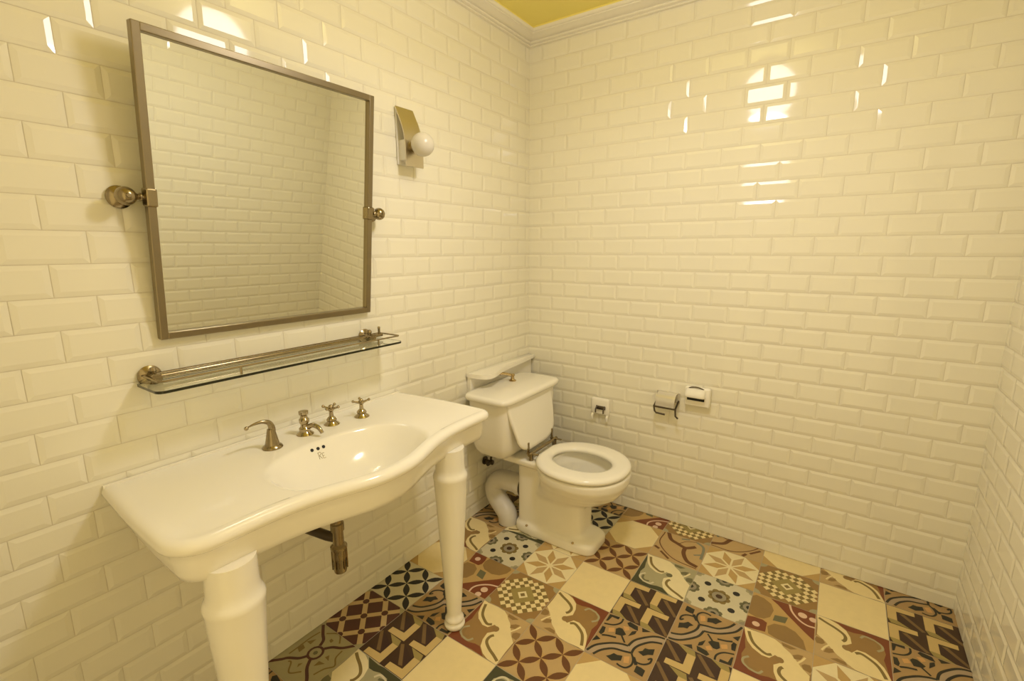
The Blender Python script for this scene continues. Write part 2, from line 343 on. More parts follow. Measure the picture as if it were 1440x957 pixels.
def clip(poly, lo=0., hi=1.):
    for ax in (0, 1):
        for s, lim in ((1, lo), (-1, hi)):
            out = []
            for i, p in enumerate(poly):
                q = poly[(i+1) % len(poly)]
                a, b = s*(p[ax]-lim), s*(q[ax]-lim)
                if a >= 0: out.append(p)
                if (a > 0 and b < 0) or (a < 0 and b > 0):
                    t = a/(a-b); out.append((p[0]+(q[0]-p[0])*t, p[1]+(q[1]-p[1])*t))
            poly = out
            if len(poly) < 3: return None
    return poly

def make_floor():
    bm = bmesh.new(); gi = len(FK)
    box(bm, -.10, W+.10, YB-.10, .10, -.06, -.0006)
    for f in bm.faces: f.material_index = gi
    from mathutils.geometry import tessellate_polygon
    g = .0009/FT
    for (i, j), (dn, k) in LAY.items():
        for c, poly, lev in DESIGN[dn]:
            P = clip([tuple(p) for p in poly], 0, 1)
            if not P: continue
            for _ in range(k): P = [(1-v, u) for u, v in P]
            co = []
            for u, v in P:
                u = min(max(u, g), 1-g); v = min(max(v, g), 1-g)
                co.append(Vector((FX+(i+u)*FT, FY-(j+v)*FT, lev*.000035)))
            clean = [co[0]]
            for p in co[1:]:
                if (p-clean[-1]).length > 1e-5: clean.append(p)
            if (clean[0]-clean[-1]).length < 1e-5: clean.pop()
            if len(clean) < 3: continue
            vs = [bm.verts.new(p) for p in clean]
            tri = [(0, 1, 2)] if len(vs) == 3 else tessellate_polygon([clean])
            for t in tri:
                a, b, d = (clean[q] for q in t)
                nz = (b-a).cross(d-a).z
                if abs(nz) < 1e-12: continue
                try: f = bm.faces.new([vs[q] for q in (t if nz > 0 else t[::-1])])
                except ValueError: continue
                f.material_index = FK.index(c)
    me = bpy.data.meshes.new('floor'); bm.to_mesh(me); bm.free()
    return structure(link('floor', me, FMATS+[M['fgrout']]))
make_floor()
# ------------------------------------------------------------------ tiled walls: bevelled metro tiles in running bond
def tiled_wall(name, org, ud, nd, length, top, joint_odd, back):
    """org bottom corner, ud along, nd into the room; tile faces stand 6 mm proud of the grout plane at nd=0"""
    org, ud, nd, up = Vector(org), Vector(ud), Vector(nd), Vector((0, 0, 1))
    bm = bmesh.new()
    q = [org-nd*back-ud*0, org+ud*length-nd*back, org+ud*length, org]
    v0 = [bm.verts.new(p+up*-.03) for p in q]; v1 = [bm.verts.new(p+up*(top+.06)) for p in q]
    for k in range(4): bm.faces.new((v0[k], v0[(k+1) % 4], v1[(k+1) % 4], v1[k]))
    bm.faces.new(v0[::-1]); bm.faces.new(v1)
    for f in bm.faces: f.material_index = 1
    g, bv = .0007, .0125
    rows = [(0.001, ZT, 0)]+[(ZT+r*TH, ZT+(r+1)*TH, r+1) for r in range(int((top-ZT)/TH)+1)]
    for z0, z1, idx in rows:
        r = idx-1
        off = joint_odd if r % 2 else joint_odd+TW/2
        s = off % TW-TW
        while s < length:
            a, b = max(s, 0), min(s+TW, length); zz1 = min(z1, top)
            s += TW
            if b-a < .004 or zz1-z0 < .006: continue
            ba = bv if a > 0 else .002; bb = bv if b < length else .002
            w = b-a
            if ba+bb > w*.8: ba = bb = w*.3
            bl = bv if z0 > .002 else .002; bt = bv if zz1 == z1 else .002
            if bl+bt > (zz1-z0)*.8: bl = bt = (zz1-z0)*.3
            P = lambda u, z, h: org+ud*u+up*z+nd*h
            j = [random.gauss(0, .00009) for _ in range(3)]
            hh = lambda du, dz: .0031+j[0]+j[1]*du+j[2]*dz
            o = [bm.verts.new(P(x, z, .0006)) for x, z in ((a+g, z0+g), (b-g, z0+g), (b-g, zz1-g), (a+g, zz1-g))]
            t = [bm.verts.new(P(x, z, hh(du, dz))) for x, z, du, dz in ((a+ba, z0+bl, -1, -1), (b-bb, z0+bl, 1, -1), (b-bb, zz1-bt, 1, 1), (a+ba, zz1-bt, -1, 1))]
            bm.faces.new(t)
            for k in range(4): bm.faces.new((o[k], o[(k+1) % 4], t[(k+1) % 4], t[k]))
    return structure(obj(name, bm, [M['tile'], M['grout']]))

tiled_wall('wall_left', (0, 0, 0), (0, -1, 0), (1, 0, 0), -YB, ZC-.03, .1098, .1)
tiled_wall('wall_far', (0, 0, 0), (1, 0, 0), (0, -1, 0), W, ZC-.03, 0., .1)
tiled_wall('wall_right', (W, 0, 0), (0, -1, 0), (-1, 0, 0), -YB, ZC-.03, .04, .1)
tiled_wall('wall_back_1', (0, YB, 0), (1, 0, 0), (0, 1, 0), .53, ZC-.03, .03, .1)
tiled_wall('wall_back_2', (1.87, YB, 0), (1, 0, 0), (0, 1, 0), W-1.87, ZC-.03, .03, .1)
tiled_wall('wall_back_3', (.53, YB, 2.35), (1, 0, 0), (0, 1, 0), 1.34, ZC-.03-2.35, .03, .1)

bm = bmesh.new(); box(bm, -.1, W+.1, YB-.1, .1, ZC, ZC+.08)
structure(obj('ceiling', bm, M['ceil']))

# crown moulding, mitred in the corners
CP = [(0, 2.381), (.009, 2.381), (.0135, 2.3835), (.0145, 2.3865), (.0125, 2.3895), (.0075, 2.391), (.0075, 2.3935), (.014, 2.395), (.018, 2.3985), (.0185, 2.402), (.016, 2.4045), (.0115, 2.406),
      (.0115, 2.4085), (.018, 2.410), (.027, 2.414), (.037, 2.4195), (.046, 2.4235), (.050, 2.4245), (.050, 2.429), (.055, 2.4295), (.060, 2.433), (.062, 2.438), (.0625, 2.443), (.0625, ZC+.0005), (0, ZC+.0005)]
def crown(name, a, b, n):
    bm = bmesh.new(); a, b, n = Vector(a), Vector(b), Vector(n); d = (b-a).normalized()
    A = [bm.verts.new(a+n*p+d*p+Vector((0, 0, z))) for p, z in CP]; B = [bm.verts.new(b+n*p-d*p+Vector((0, 0, z))) for p, z in CP]
    k = len(CP)
    for i in range(k):
        f = bm.faces.new((A[i], A[(i+1) % k], B[(i+1) % k], B[i]))
        if CP[i][1] > 2.4425 and CP[i][0] > .05: f.material_index = 1      # the edge caught by the ceiling paint
    bm.faces.new(A); bm.faces.new(B)
    return structure(obj(name, bm, [M['crown'], M['ceil']], smooth=True, angle=40))
crown('trim_1', (0, YB, 0), (0, 0, 0), (1, 0, 0)); crown('trim_2', (0, 0, 0), (W, 0, 0), (0, -1, 0))
crown('trim_3', (W, 0, 0), (W, YB, 0), (-1, 0, 0)); crown('trim_4', (W, YB, 0), (0, YB, 0), (0, 1, 0))

# unseen doorway behind the camera, opened and widened to admit world fill light
d = thing('door_1', 'cream painted frame of the unseen doorway behind the viewer, widened for fill light', 'door frame', (1.30, YB, 0)); d['kind'] = 'structure'
DX0, DX1, DZ1 = .60, 1.80, 2.28
for nm, q in (('jamb', (DX0-.07, DX0)), ('jamb', (DX1, DX1+.07))):
    bm = bmesh.new(); box(bm, q[0], q[1], YB-.10, YB+.02, 0, DZ1+.07, .004); obj(nm, bm, M['crown'], d)
bm = bmesh.new(); box(bm, DX0, DX1, YB-.10, YB+.02, DZ1, DZ1+.07, .004); obj('lintel', bm, M['crown'], d)

# ceiling lamp (out of the frame above; its globe is the round highlight in the tiles)
LX, LY, LZ, LR = .985, -1.105, 2.268, .138
l = thing('ceiling_lamp', 'round lit opal globe lamp fixed under the yellow ceiling', 'ceiling lamp', (LX, LY, ZC))
bm = bmesh.new(); ball(bm, (LX, LY, LZ), LR, u=48, v=32); obj('globe', bm, M['lamp'], l, True, None)
bm = bmesh.new(); lathe(bm, [(0, -.001), (.07, -.001), (.075, -.012), (.066, -.03), (.06, -.055), (0, -.055)], (LX, LY, ZC), (0, 0, 1), 32); obj('canopy', bm, M['nickel'], l, True)

# added downward light below the globe, evens wall brightness from top to bottom
ld = bpy.data.lights.new('downward_fill', 'AREA'); ld.shape = 'DISK'; ld.size = .20; ld.energy = 7.2; ld.color = (1., .95, .93)
lo = bpy.data.objects.new('downward_fill', ld); COL.objects.link(lo); lo.parent = l; lo.location = (0, 0, LZ-LR-.004-ZC)
# ------------------------------------------------------------------ console washbasin
YC, ZB = -1.467, .79
sink = thing('washbasin', 'long white china console washbasin on two tapered legs under the mirror', 'washbasin', (.25, YC, 0))
def front(d):
    return .460+.074*math.exp(-(abs(d)/.185)**2.3)
HB = .499                                   # half length of the slab
def side(x, s):
    b, d = ((.499, .014) if s < 0 else (.480, .030))
    return b+d*math.sin(min(x/.36, 1)*PI/2)
def basin_outline():
    """outer plan outline of the lip: from the wall along the near end, along the bowed front, back to the wall"""
    def half(s, rc):
        P = []; H = side(1, s); xf = front(.40)
        for k in range(9): P.append(((xf-rc)*k/9, side((xf-rc)*k/9, s)))
        cx, cy = xf-rc, H-rc
        for k in range(11):
            a = PI/2*(1-k/10); P.append((cx+rc*math.cos(a), cy+rc*math.sin(a)))
        for k in range(1, 36): P.append((front(cy*(1-k/36)), cy*(1-k/36)))
        return P
    A, B = half(-1, .085), half(1, .040)
    pts = [(x, -y) for x, y in A]+[(front(0), 0)]+[(x, y) for x, y in B[::-1]]
    nb = 40; y1, y0 = side(0, 1), -side(0, -1)
    pts += [(0, y1+(y0-y1)*k/nb) for k in range(1, nb)]
    return pts
OUT = basin_outline()
def normals(P):
    N = []
    for i in range(len(P)):
        a, b = P[i-1], P[(i+1) % len(P)]; dx, dy = b[0]-a[0], b[1]-a[1]; l = math.hypot(dx, dy); N.append((dy/l, -dx/l))
    return N
NO = normals(OUT)
if NO[len(OUT)//4][0] < 0: NO = [(-a, -b) for a, b in NO]
def inset(dist, z):
    r = []; y1, y0 = side(0, 1), -side(0, -1)
    for (x, y), (nx, ny) in zip(OUT, NO):
        if x < 1e-6: px, py = .0045, min(max(y, y0+dist), y1-dist)
        else: px, py = max(.0045, x-nx*dist*ss(x/.03)), y-ny*dist
        r.append((px, YC+py, z))
    return r
BCX, BRX, BRY = .335, .156, .238
def bowl_ring(s, z, ox=0.):
    r = []
    for x, y in OUT:
        a = math.atan2(y, (x-BCX))
        n = 2.35; c, sn = math.cos(a), math.sin(a)
        # superellipse radius in the direction of this outline point
        rr = (abs(c/BRX)**n+abs(sn/BRY)**n)**(-1/n)
        r.append((BCX+ox+c*rr*s, YC+sn*rr*s, z))
    return r
def mix(A, B, t, z): return [(a[0]+(b[0]-a[0])*t, a[1]+(b[1]-a[1])*t, z) for a, b in zip(A, B)]
bm = bmesh.new()
rings = []
DR = .118
for s in (.10, .25, .42, .58, .70, .80): rings.append(bowl_ring(s, ZB-.006-DR*(1-s**2.6)))
for s, z in ((.88, -.036), (.94, -.022), (.975, -.0135), (1., -.0085), (1.03, -.0055), (1.06, -.0045)): rings.append(bowl_ring(s, ZB+z))
edge = inset(.036, 0); r106 = bowl_ring(1.06, 0)
rings.append(mix(r106, edge, .45, ZB-.004)); rings.append(mix(r106, edge, .8, ZB-.0035))
rings.append(inset(.036, ZB-.0025)); rings.append(inset(.026, ZB-.0003)); rings.append(inset(.018, ZB)); rings.append(inset(.010, ZB-.0018)); rings.append(inset(.004, ZB-.0065))
rings.append(inset(.0005, ZB-.0135)); rings.append(inset(.0005, ZB-.021)); rings.append(inset(.004, ZB-.0285)); rings.append(inset(.010, ZB-.033)); rings.append(inset(.0175, ZB-.0345)); rings.append(inset(.0205, ZB-.038))
rings.append(inset(.0225, ZB-.06)); rings.append(inset(.027, ZB-.09)); rings.append(inset(.034, ZB-.108)); rings.append(inset(.042, ZB-.112)); rings.append(inset(.058, ZB-.110)); rings.append(inset(.066, ZB-.098))
und = inset(.066, 0)
rings.append(mix(bowl_ring(1.02, 0), und, .35, ZB-.085)); rings.append(bowl_ring(.9, ZB-.095)); rings.append(bowl_ring(.65, ZB-.125)); rings.append(bowl_ring(.3, ZB-.142)); rings.append(bowl_ring(.1, ZB-.146))
rings_solid(bm, rings)
BASIN = obj('basin', bm, M['china'], sink, True, 60)
# drain plug hole ring and overflow holes
bm = bmesh.new(); lathe(bm, [(0, .001), (.016, .001), (.019, .003), (.022, .0045), (.0245, .003), (.0245, -.004), (0, -.004)], (BCX, YC, ZB-.006-DR), (0, 0, 1), 24); obj('drain_ring', bm, M['chrome'], sink, True)
from mathutils.bvhtree import BVHTree
BV = BVHTree.FromPolygons([v.co+Vector(sink.location) for v in BASIN.data.vertices], [tuple(p.vertices) for p in BASIN.data.polygons])
def bowl_hit(x, y):
    p, n, i, dd = BV.ray_cast(Vector((x, y, 1.2)), Vector((0, 0, -1)))
    return p, (n if n.z > 0 else -n)
HX = .190
for y in (-.020, 0., .019):
    p, n = bowl_hit(HX, YC-.024+y)
    bm = bmesh.new(); lathe(bm, [(0, -.001), (.0052, -.001), (.0052, .0012), (0, .0012)], p, n, 14); obj('overflow_hole', bm, M['hole'], sink)
# faint maker's monogram below the overflow holes
mk = mat('faded_mark', (.40, .33, .20), rough=.25)
bm = bmesh.new()
def mark(pts, w=.0008):
    P = []
    for u, v in spline(pts, 5) if len(pts) > 2 else pts:
        p, n = bowl_hit(HX+.013-v*.55, YC-.022+u); P.append(p+n*.0002)
    tube(bm, P, w, 6)
mark([(-.008, .010), (-.009, -.008)]); mark([(-.010, .010), (-.002, .011), (.001, .006), (-.008, .001)]); mark([(-.006, .001), (.000, -.008)])
mark([(.004, .006), (.004, -.008)]); mark([(.004, .006), (.011, .006)]); mark([(.004, -.001), (.009, -.001)]); mark([(.004, -.008), (.012, -.008)])
obj('maker_mark', bm, mk, sink)

bm = bmesh.new(); box(bm, .0048, .011, YC-.495, YC+.474, ZB-.012, ZB+.0035, .0015); obj('sealant', bm, M['crown'], sink)

# legs
def leg(y, k):
    bm = bmesh.new()
    pr = [(0, 0), (.030, 0), (.036, .004), (.0385, .012), (.037, .019), (.032, .023), (.0305, .026), (.034, .030), (.0345, .036), (.031, .043), (.0275, .050), (.0262, .06)]
    pr += [(.0262+(.0575-.0262)*(t/12)**.95, .06+.525*t/12) for t in range(1, 13)]
    pr += [(.0590, .592), (.0592, .599), (.0575, .606), (.0545, .612), (.0515, .620), (.0500, .632), (.0495, .65), (.0495, .70), (0, .70)]
    lathe(bm, [(r*(k if z > .05 else 1+(k-1)*.6), z) for r, z in pr], (.412, y, 0), (0, 0, 1), 40)
    obj('leg', bm, M['china'], sink, True, 50)
leg(-1.142, 1.0); leg(-1.862, 1.08)

# bottle trap and waste arm under the bowl
TX, TY = .238, -1.478
bm = bmesh.new()
lathe(bm, [(0, .352), (.012, .353), (.0185, .358), (.0205, .366), (.0205, .40), (.0225, .404), (.0235, .412), (.0235, .436), (.0255, .440), (.0255, .448), (.021, .452), (.017, .456), (.017, .50), (.0205, .502), (.0205, .525), (.016, .528), (.016, .655), (0, .655)], (TX, TY, 0), (0, 0, 1), 24)
for k in range(10):
    a = 2*PI*k/10; box(bm, TX+.0232*math.cos(a)-.0015, TX+.0232*math.cos(a)+.0015, TY+.0232*math.sin(a)-.0015, TY+.0232*math.sin(a)+.0015, .372, .437)
trap = obj('bottle_trap', bm, M['nickel'], sink, True)
bm = bmesh.new()
tube(bm, [(TX-.015, TY, .470), (.2, TY-.012, .474), (.0075, TY-.045, .478)], .0155, 16)
lathe(bm, [(0, 0), (.032, 0), (.034, .004), (.026, .009), (.018, .012), (.018, .02), (0, .02)], (.0075, TY-.045, .478), (1, 0, 0), 24)
obj('waste_arm', bm, M['dark'], sink, True)

# tap furniture on the back deck
DZ = ZB-.0055
def tapbase(bm, x, y, r=.026):
    lathe(bm, [(0, 0), (r, 0), (r*1.02, .003), (r*.9, .006), (r*.62, .012), (r*.5, .018), (0, .018)], (x, y, DZ), (0, 0, 1), 28)
# lever handle (nearest)
x, y = .112, -1.588
bm = bmesh.new()
lathe(bm, [(0, 0), (.0275, 0), (.029, .003), (.027, .007), (.0205, .012), (.0165, .03), (.0125, .05), (.0105, .060), (0, .062)], (x, y, DZ), (0, 0, 1), 28)
P = spline([(x, y, DZ+.040), (x, y+.003, DZ+.062), (x-.001, y-.004, DZ+.080), (x-.003, y-.022, DZ+.0875), (x-.005, y-.044, DZ+.0865), (x-.006, y-.060, DZ+.083)], 7)
n = len(P); tube(bm, P, [.0125-.0105*(i/(n-1))**.8 for i in range(n)], 16)
obj('lever_handle', bm, M['nickel'], sink, True)
bm = bmesh.new(); ball(bm, (x-.006, y-.066, DZ+.0805), .0062); obj('lever_knob', bm, M['chrome'], sink, True)
# spout
x, y = .096, -1.472
bm = bmesh.new(); tapbase(bm, x, y, .026)
lathe(bm, [(.016, .012), (.0175, .022), (.012, .028), (.0115, .036), (.0155, .042), (.0155, .052), (.011, .057), (.0105, .064), (.0145, .069), (.015, .078), (.009, .080), (0, .080)], (x, y, DZ), (0, 0, 1), 24)
P = spline([(x+.010, y+.006, DZ+.026), (x+.030, y+.012, DZ+.034), (x+.052, y+.016, DZ+.028), (x+.066, y+.018, DZ+.014)], 6); n = len(P)
tube(bm, P, [.0085-.0028*i/(n-1) for i in range(n)], 14)
obj('spout', bm, M['chrome'], sink, True)
# the two small taps
def crosstap(x, y, spin, arms, h, m):
    bm = bmesh.new(); tapbase(bm, x, y, .0255)
    lathe(bm, [(.013, .010), (.017, .018), (.013, .025), (.0075, .030), (.0065, .046), (.010, .051), (.0095, .056), (0, .058)], (x, y, DZ), (0, 0, 1), 24)
    for k in range(arms):
        a = spin+2*PI*k/arms; c, s = math.cos(a), math.sin(a)
        tube(bm, [(x, y, DZ+h-.016), (x+.016*c, y+.016*s, DZ+h-.011), (x+.025*c, y+.025*s, DZ+h-.008)], [.005, .0036, .003], 10)
        ball(bm, (x+.027*c, y+.027*s, DZ+h-.007), .0052, u=12, v=8)
    ball(bm, (x, y, DZ+h-.008), .0085, u=16, v=10)
    obj('tap', bm, m, sink, True)
crosstap(.090, -1.370, .5, 4, .070, M['chrome'])
crosstap(.112, -1.264, 1.1, 4, .067, M['chrome'])

# ------------------------------------------------------------------ tilting mirror
MY, MZ, MX = -1.4635, 1.491, .052
mir = thing('mirror', 'large rectangular tilting wall mirror in a thin metal frame above the glass shelf', 'mirror', (MX, MY, MZ))
TL = math.radians(6.6); HW, ZUP, ZDN = .3365, .381, .357
def tilt(bm):
    R = Matrix.Translation((MX, MY, MZ)) @ Matrix.Rotation(TL, 4, 'Y') @ Matrix.Translation((-MX, -MY, -MZ))
    bmesh.ops.transform(bm, matrix=R, verts=bm.verts); return bm
FW = .0185
bm = bmesh.new()
x0, x1 = MX-.011, MX+.011
box(bm, x0, x1, MY-HW, MY-HW+FW, MZ-ZDN, MZ+ZUP, .002); box(bm, x0, x1, MY+HW-FW, MY+HW, MZ-ZDN, MZ+ZUP, .002)
box(bm, x0, x1, MY-HW+FW-.001, MY+HW-FW+.001, MZ+ZUP-FW, MZ+ZUP, .002); box(bm, x0, x1, MY-HW+FW-.001, MY+HW-FW+.001, MZ-ZDN, MZ-ZDN+FW, .002)
M['frame'] = mat('bronzed_nickel_frame', (.29, .24, .155), rough=.3, metal=.9)
obj('frame', tilt(bm), M['frame'], mir)
bm = bmesh.new(); box(bm, x0+.004, x0+.010, MY-HW+FW-.004, MY+HW-FW+.004, MZ-ZDN+FW-.004, MZ+ZUP-FW+.004)
obj('mirror_glass', tilt(bm), M['mirror'], mir)
for s in (-1, 1):
    yk = MY+s*.3755; r = .0215
    bm = bmesh.new()
    lathe(bm, [(0, 0), (.026, 0), (.027, .004), (.022, .009), (.011, .013), (.009, .02), (.009, .045), (0, .045)], (.0045, yk, MZ), (1, 0, 0), 28)
    ball(bm, (MX, yk, MZ), r, sy=1.0, sx=1.0, u=28, v=18)
    lathe(bm, [(.012, .016), (.0075, .022), (.0065, .025), (.0095, .0275), (.0095, .030), (.0055, .032), (.0055, .042), (0, .042)], (MX, yk, MZ), (0, -s, 0), 20)
    lathe(bm, [(0, .019), (.006, .0205), (.005, .0235), (0, .0245)], (MX, yk, MZ), (1, 0, 0), 16)
    obj('wall_pivot', bm, M['nickel'], mir, True)
    bm = bmesh.new(); ye = MY+s*(HW-FW/2)
    box(bm, x0-.004, x1+.004, ye-FW/2-.003, ye+FW/2+.003, MZ-.022, MZ+.022, .004)
    obj('clamp', tilt(bm), M['nickel'], mir)

# ------------------------------------------------------------------ glass shelf
sh = thing('glass_shelf', 'narrow glass shelf with thin metal gallery rail on the wall below the mirror', 'shelf', (0, -1.47, 1.03))
GY0, GY1, GX0, GX1, GZ = -1.862, -1.080, .012, .140, 1.024
bm = bmesh.new()
rc = .02; ol = [(GX0, GY0)]
ol += [(GX1-rc+rc*math.sin(a), GY0+rc-rc*math.cos(a)) for a in [PI/2*k/8 for k in range(9)]]
ol += [(GX1-rc+rc*math.cos(a), GY1-rc+rc*math.sin(a)) for a in [PI/2*k/8 for k in range(9)]]
ol += [(GX0, GY1)]
A = [bm.verts.new((x, y, GZ)) for x, y in ol]; B = [bm.verts.new((x, y, GZ+.007)) for x, y in ol]
bm.faces.new(A[::-1]); bm.faces.new(B)
for k in range(len(A)):
    f = bm.faces.new((A[k], A[(k+1) % len(A)], B[(k+1) % len(A)], B[k])); f.material_index = 1
obj('glass_plate', bm, [M['glass'], M['glassedge']], sh)
bm = bmesh.new(); RZ = 1.051
rx0, rx1, ry0, ry1 = .018, .128, GY0+.012, GY1-.010
tube(bm, [(rx0, ry0, RZ), (rx0, ry1, RZ), (rx0+.002, ry1+.002, RZ), (rx1-.004, ry1+.002, RZ), (rx1, ry1-.003, RZ), (rx1, ry0+.012, RZ), (rx1-.01, ry0, RZ), (rx0, ry0, RZ)], .0027, 10)
for y in (-1.66, -1.185):
    tube(bm, [(rx1, y, GZ+.006), (rx1, y, RZ)], .0032, 10)
obj('gallery_rail', bm, M['nickel'], sh, True)
bm = bmesh.new(); tube(bm, [(.036, -1.835, 1.046), (.036, -1.092, 1.046)], .0058, 14); obj('support_bar', bm, M['nickel'], sh, True)
for y in (-1.832, -1.150):
    bm = bmesh.new()
    lathe(bm, [(0, 0), (.026, 0), (.0275, .005), (.021, .010), (.012, .014), (.010, .02), (.010, .045), (.013, .049), (.012, .055), (0, .057)], (.0045, y, 1.046), (1, 0, 0), 28)
    lathe(bm, [(0, -.021), (.011, -.021), (.012, -.016), (.007, -.012), (.007, .014), (.0095, .018), (.006, .026), (0, .028)], (.036, y, 1.046), (0, 0, 1), 18)
    obj('bracket', bm, M['nickel'], sh, True)
bm = bmesh.new(); lathe(bm, [(0, 0), (.0045, 0), (.0045, .022), (.0055, .024), (.004, .03), (0, .031)], (.036, -1.105, 1.049), (0, 0, 1), 14); obj('finial', bm, M['nickel'], sh, True)

# ------------------------------------------------------------------ wall light
wl = thing('wall_light', 'unlit wall sconce with a curved metal strip and small white globe right of the mirror', 'wall lamp', (0, -.905, 1.78))
y0, y1 = -.951, -.861
prof = spline([(.010, 1.893), (.022, 1.868), (.040, 1.83), (.0535, 1.785), (.058, 1.735), (.058, 1.675)], 6)
bm = bmesh.new()
ringsA = []
for i, (px, pz) in enumerate(prof):
    a = prof[max(i-1, 0)]; b = prof[min(i+1, len(prof)-1)]; dx, dz = b[0]-a[0], b[1]-a[1]; l = math.hypot(dx, dz); nx, nz = -dz/l*.0022, dx/l*.0022
    ringsA.append([(px+nx, y0, pz+nz), (px+nx, y1, pz+nz), (px-nx, y1, pz-nz), (px-nx, y0, pz-nz)])
rings_solid(bm, ringsA)
obj('curved_strip', bm, M['sconce'], wl, True, 30)
bm = bmesh.new(); box(bm, .0045, .054, y0+.012, y1-.012, 1.70, 1.775, .004); box(bm, .0045, .012, y0+.004, y1-.004, 1.685, 1.89, .002); obj('back_box', bm, M['china_dull'], wl)
bm = bmesh.new(); lathe(bm, [(0, 0), (.020, 0), (.020, .012), (.024, .014), (.024, .020), (0, .020)], (.059, -.912, 1.748), (1, 0, 0), 24); obj('lamp_holder', bm, M['nickel'], wl, True)
bm = bmesh.new(); ball(bm, (.112, -.914, 1.750), .043, u=36, v=24); obj('globe', bm, M['opal'], wl, True, None)

# ------------------------------------------------------------------ toilet
TYC = -.418
wc = thing('toilet', 'white close-coupled toilet with raised lid and seat down in the far left corner', 'toilet', (.45, TYC, 0))
def sup(cx, rx0, rx1, ry, z, n=2.4, N=64, yc=TYC):
    """closed ring, different reach to the back (rx0) and to the front (rx1)"""
    r = []
    for k in range(N):
        a = 2*PI*k/N; c, s = math.cos(a), math.sin(a); rx = rx1 if c > 0 else rx0
        r.append((cx+rx*math.copysign(abs(c)**(2/n), c), yc+ry*math.copysign(abs(s)**(2/n), s), z))
    return r
def meshobj(bm):
    bmesh.ops.recalc_face_normals(bm, faces=bm.faces)
    me = bpy.data.meshes.new('tmp'); bm.to_mesh(me); bm.free()
    o = bpy.data.objects.new('tmp', me); COL.objects.link(o); return o
def bake(o):
    dg = bpy.context.evaluated_depsgraph_get(); dg.update()
    me = bpy.data.meshes.new_from_object(o.evaluated_get(dg)); b = bmesh.new(); b.from_mesh(me); bpy.data.meshes.remove(me)
    return b
bm = bmesh.new()
# foot and pedestal
fp = [sup(.465, .215, .214, .103, z, 5.) for z in (0, .030)]+[sup(.465, .213, .212, .101, .040, 5.), sup(.462, .205, .206, .093, .050, 5.), sup(.450, .185, .180, .084, .058, 5.)]
fp += [sup(.442, .176, .168, .082, z, 5.) for z in (.07, .14, .20, .24, .275)]
rings_solid(bm, fp)
# rear column under the deck
rings_solid(bm, [sup(.345, .080, .075, .084, z, 5.) for z in (.05, .2, .34)]+[sup(.335, .10, .11, .105, .365, 4.)])
# deck
rings_solid(bm, [sup(.30, .175, .16, .098, .352, 4.), sup(.30, .185, .17, .108, .360, 4.), sup(.30, .185, .17, .110, .378, 4.), sup(.30, .182, .167, .106, .386, 4.)])
# bowl
bw = [(.195, .44, .13, .165, .080, 3.), (.22, .47, .14, .18, .096, 2.6), (.25, .51, .15, .20, .122, 2.4), (.285, .545, .165, .212, .152, 2.3), (.315, .565, .18, .215, .178, 2.25), (.338, .572, .19, .217, .192, 2.25), (.350, .573, .194, .221, .199, 2.25), (.380, .573, .195, .222, .201, 2.25), (.388, .573, .192, .219, .197, 2.25)]
rings_solid(bm, [sup(cx, a, b, ry, z, n) for z, cx, a, b, ry, n in bw])
pan = meshobj(bm)
bm = bmesh.new()
rings_solid(bm, [sup(.575, .145, .165, .145, z, 2.2) for z in (.40, .365)]+[sup(.575, .135, .155, .134, .34, 2.2), sup(.565, .125, .14, .120, .30, 2.2), sup(.55, .10, .11, .095, .25, 2.2), sup(.53, .06, .06, .06, .215, 2.2)])
cav = meshobj(bm)
md = pan.modifiers.new('r', 'REMESH'); md.mode = 'VOXEL'; md.voxel_size = .005
md = pan.modifiers.new('b', 'BOOLEAN'); md.operation = 'DIFFERENCE'; md.object = cav; md.solver = 'EXACT'
md = pan.modifiers.new('r2', 'REMESH'); md.mode = 'VOXEL'; md.voxel_size = .0045
md = pan.modifiers.new('s', 'SMOOTH'); md.factor = .5; md.iterations = 7
bm = bake(pan)
bpy.data.objects.remove(pan); bpy.data.objects.remove(cav)
zmin = min(v.co.z for v in bm.verts)
bmesh.ops.translate(bm, vec=(0, 0, -zmin+.0005), verts=bm.verts)
obj('pan', bm, M['china'], wc, True, None)
bm = bmesh.new(); lathe(bm, [(0, 0), (.09, 0), (.09, .001), (0, .001)], (.54, TYC, .262), (0, 0, 1), 32)
obj('water', bm, mat('still_water', (.75, .74, .66), rough=.02), wc)
for x in (.335, .585):
    bm = bmesh.new(); ball(bm, (x, TYC-.096, .048), .0065, sz=.7, u=12, v=8); obj('fixing_bolt', bm, M['brass'], wc, True)
# seat
def seat_ring(o, z):
    r = []
    for x, y, zz in sup(.580, .216-o, .214-o, .207-o, z, 2.15, 80):
        r.append((max(x, .376+o*.7), y, z))
    return r
def hole_ring(o, z): return sup(.572, .137+o, .140+o, .108+o, z, 2.1, 80)
bm = bmesh.new()
SZ = .392
R = [hole_ring(.010, SZ), hole_ring(.002, SZ+.006), hole_ring(0, SZ+.014), hole_ring(.004, SZ+.021), hole_ring(.014, SZ+.0255), hole_ring(.026, SZ+.027), seat_ring(.026, SZ+.027), seat_ring(.012, SZ+.025), seat_ring(.004, SZ+.020), seat_ring(0, SZ+.013), seat_ring(.002, SZ+.005), seat_ring(.010, SZ)]
rings_solid(bm, R+[R[0]], False, False); bmesh.ops.remove_doubles(bm, verts=bm.verts, dist=1e-6)
obj('seat', bm, M['china'], wc, True, 60)
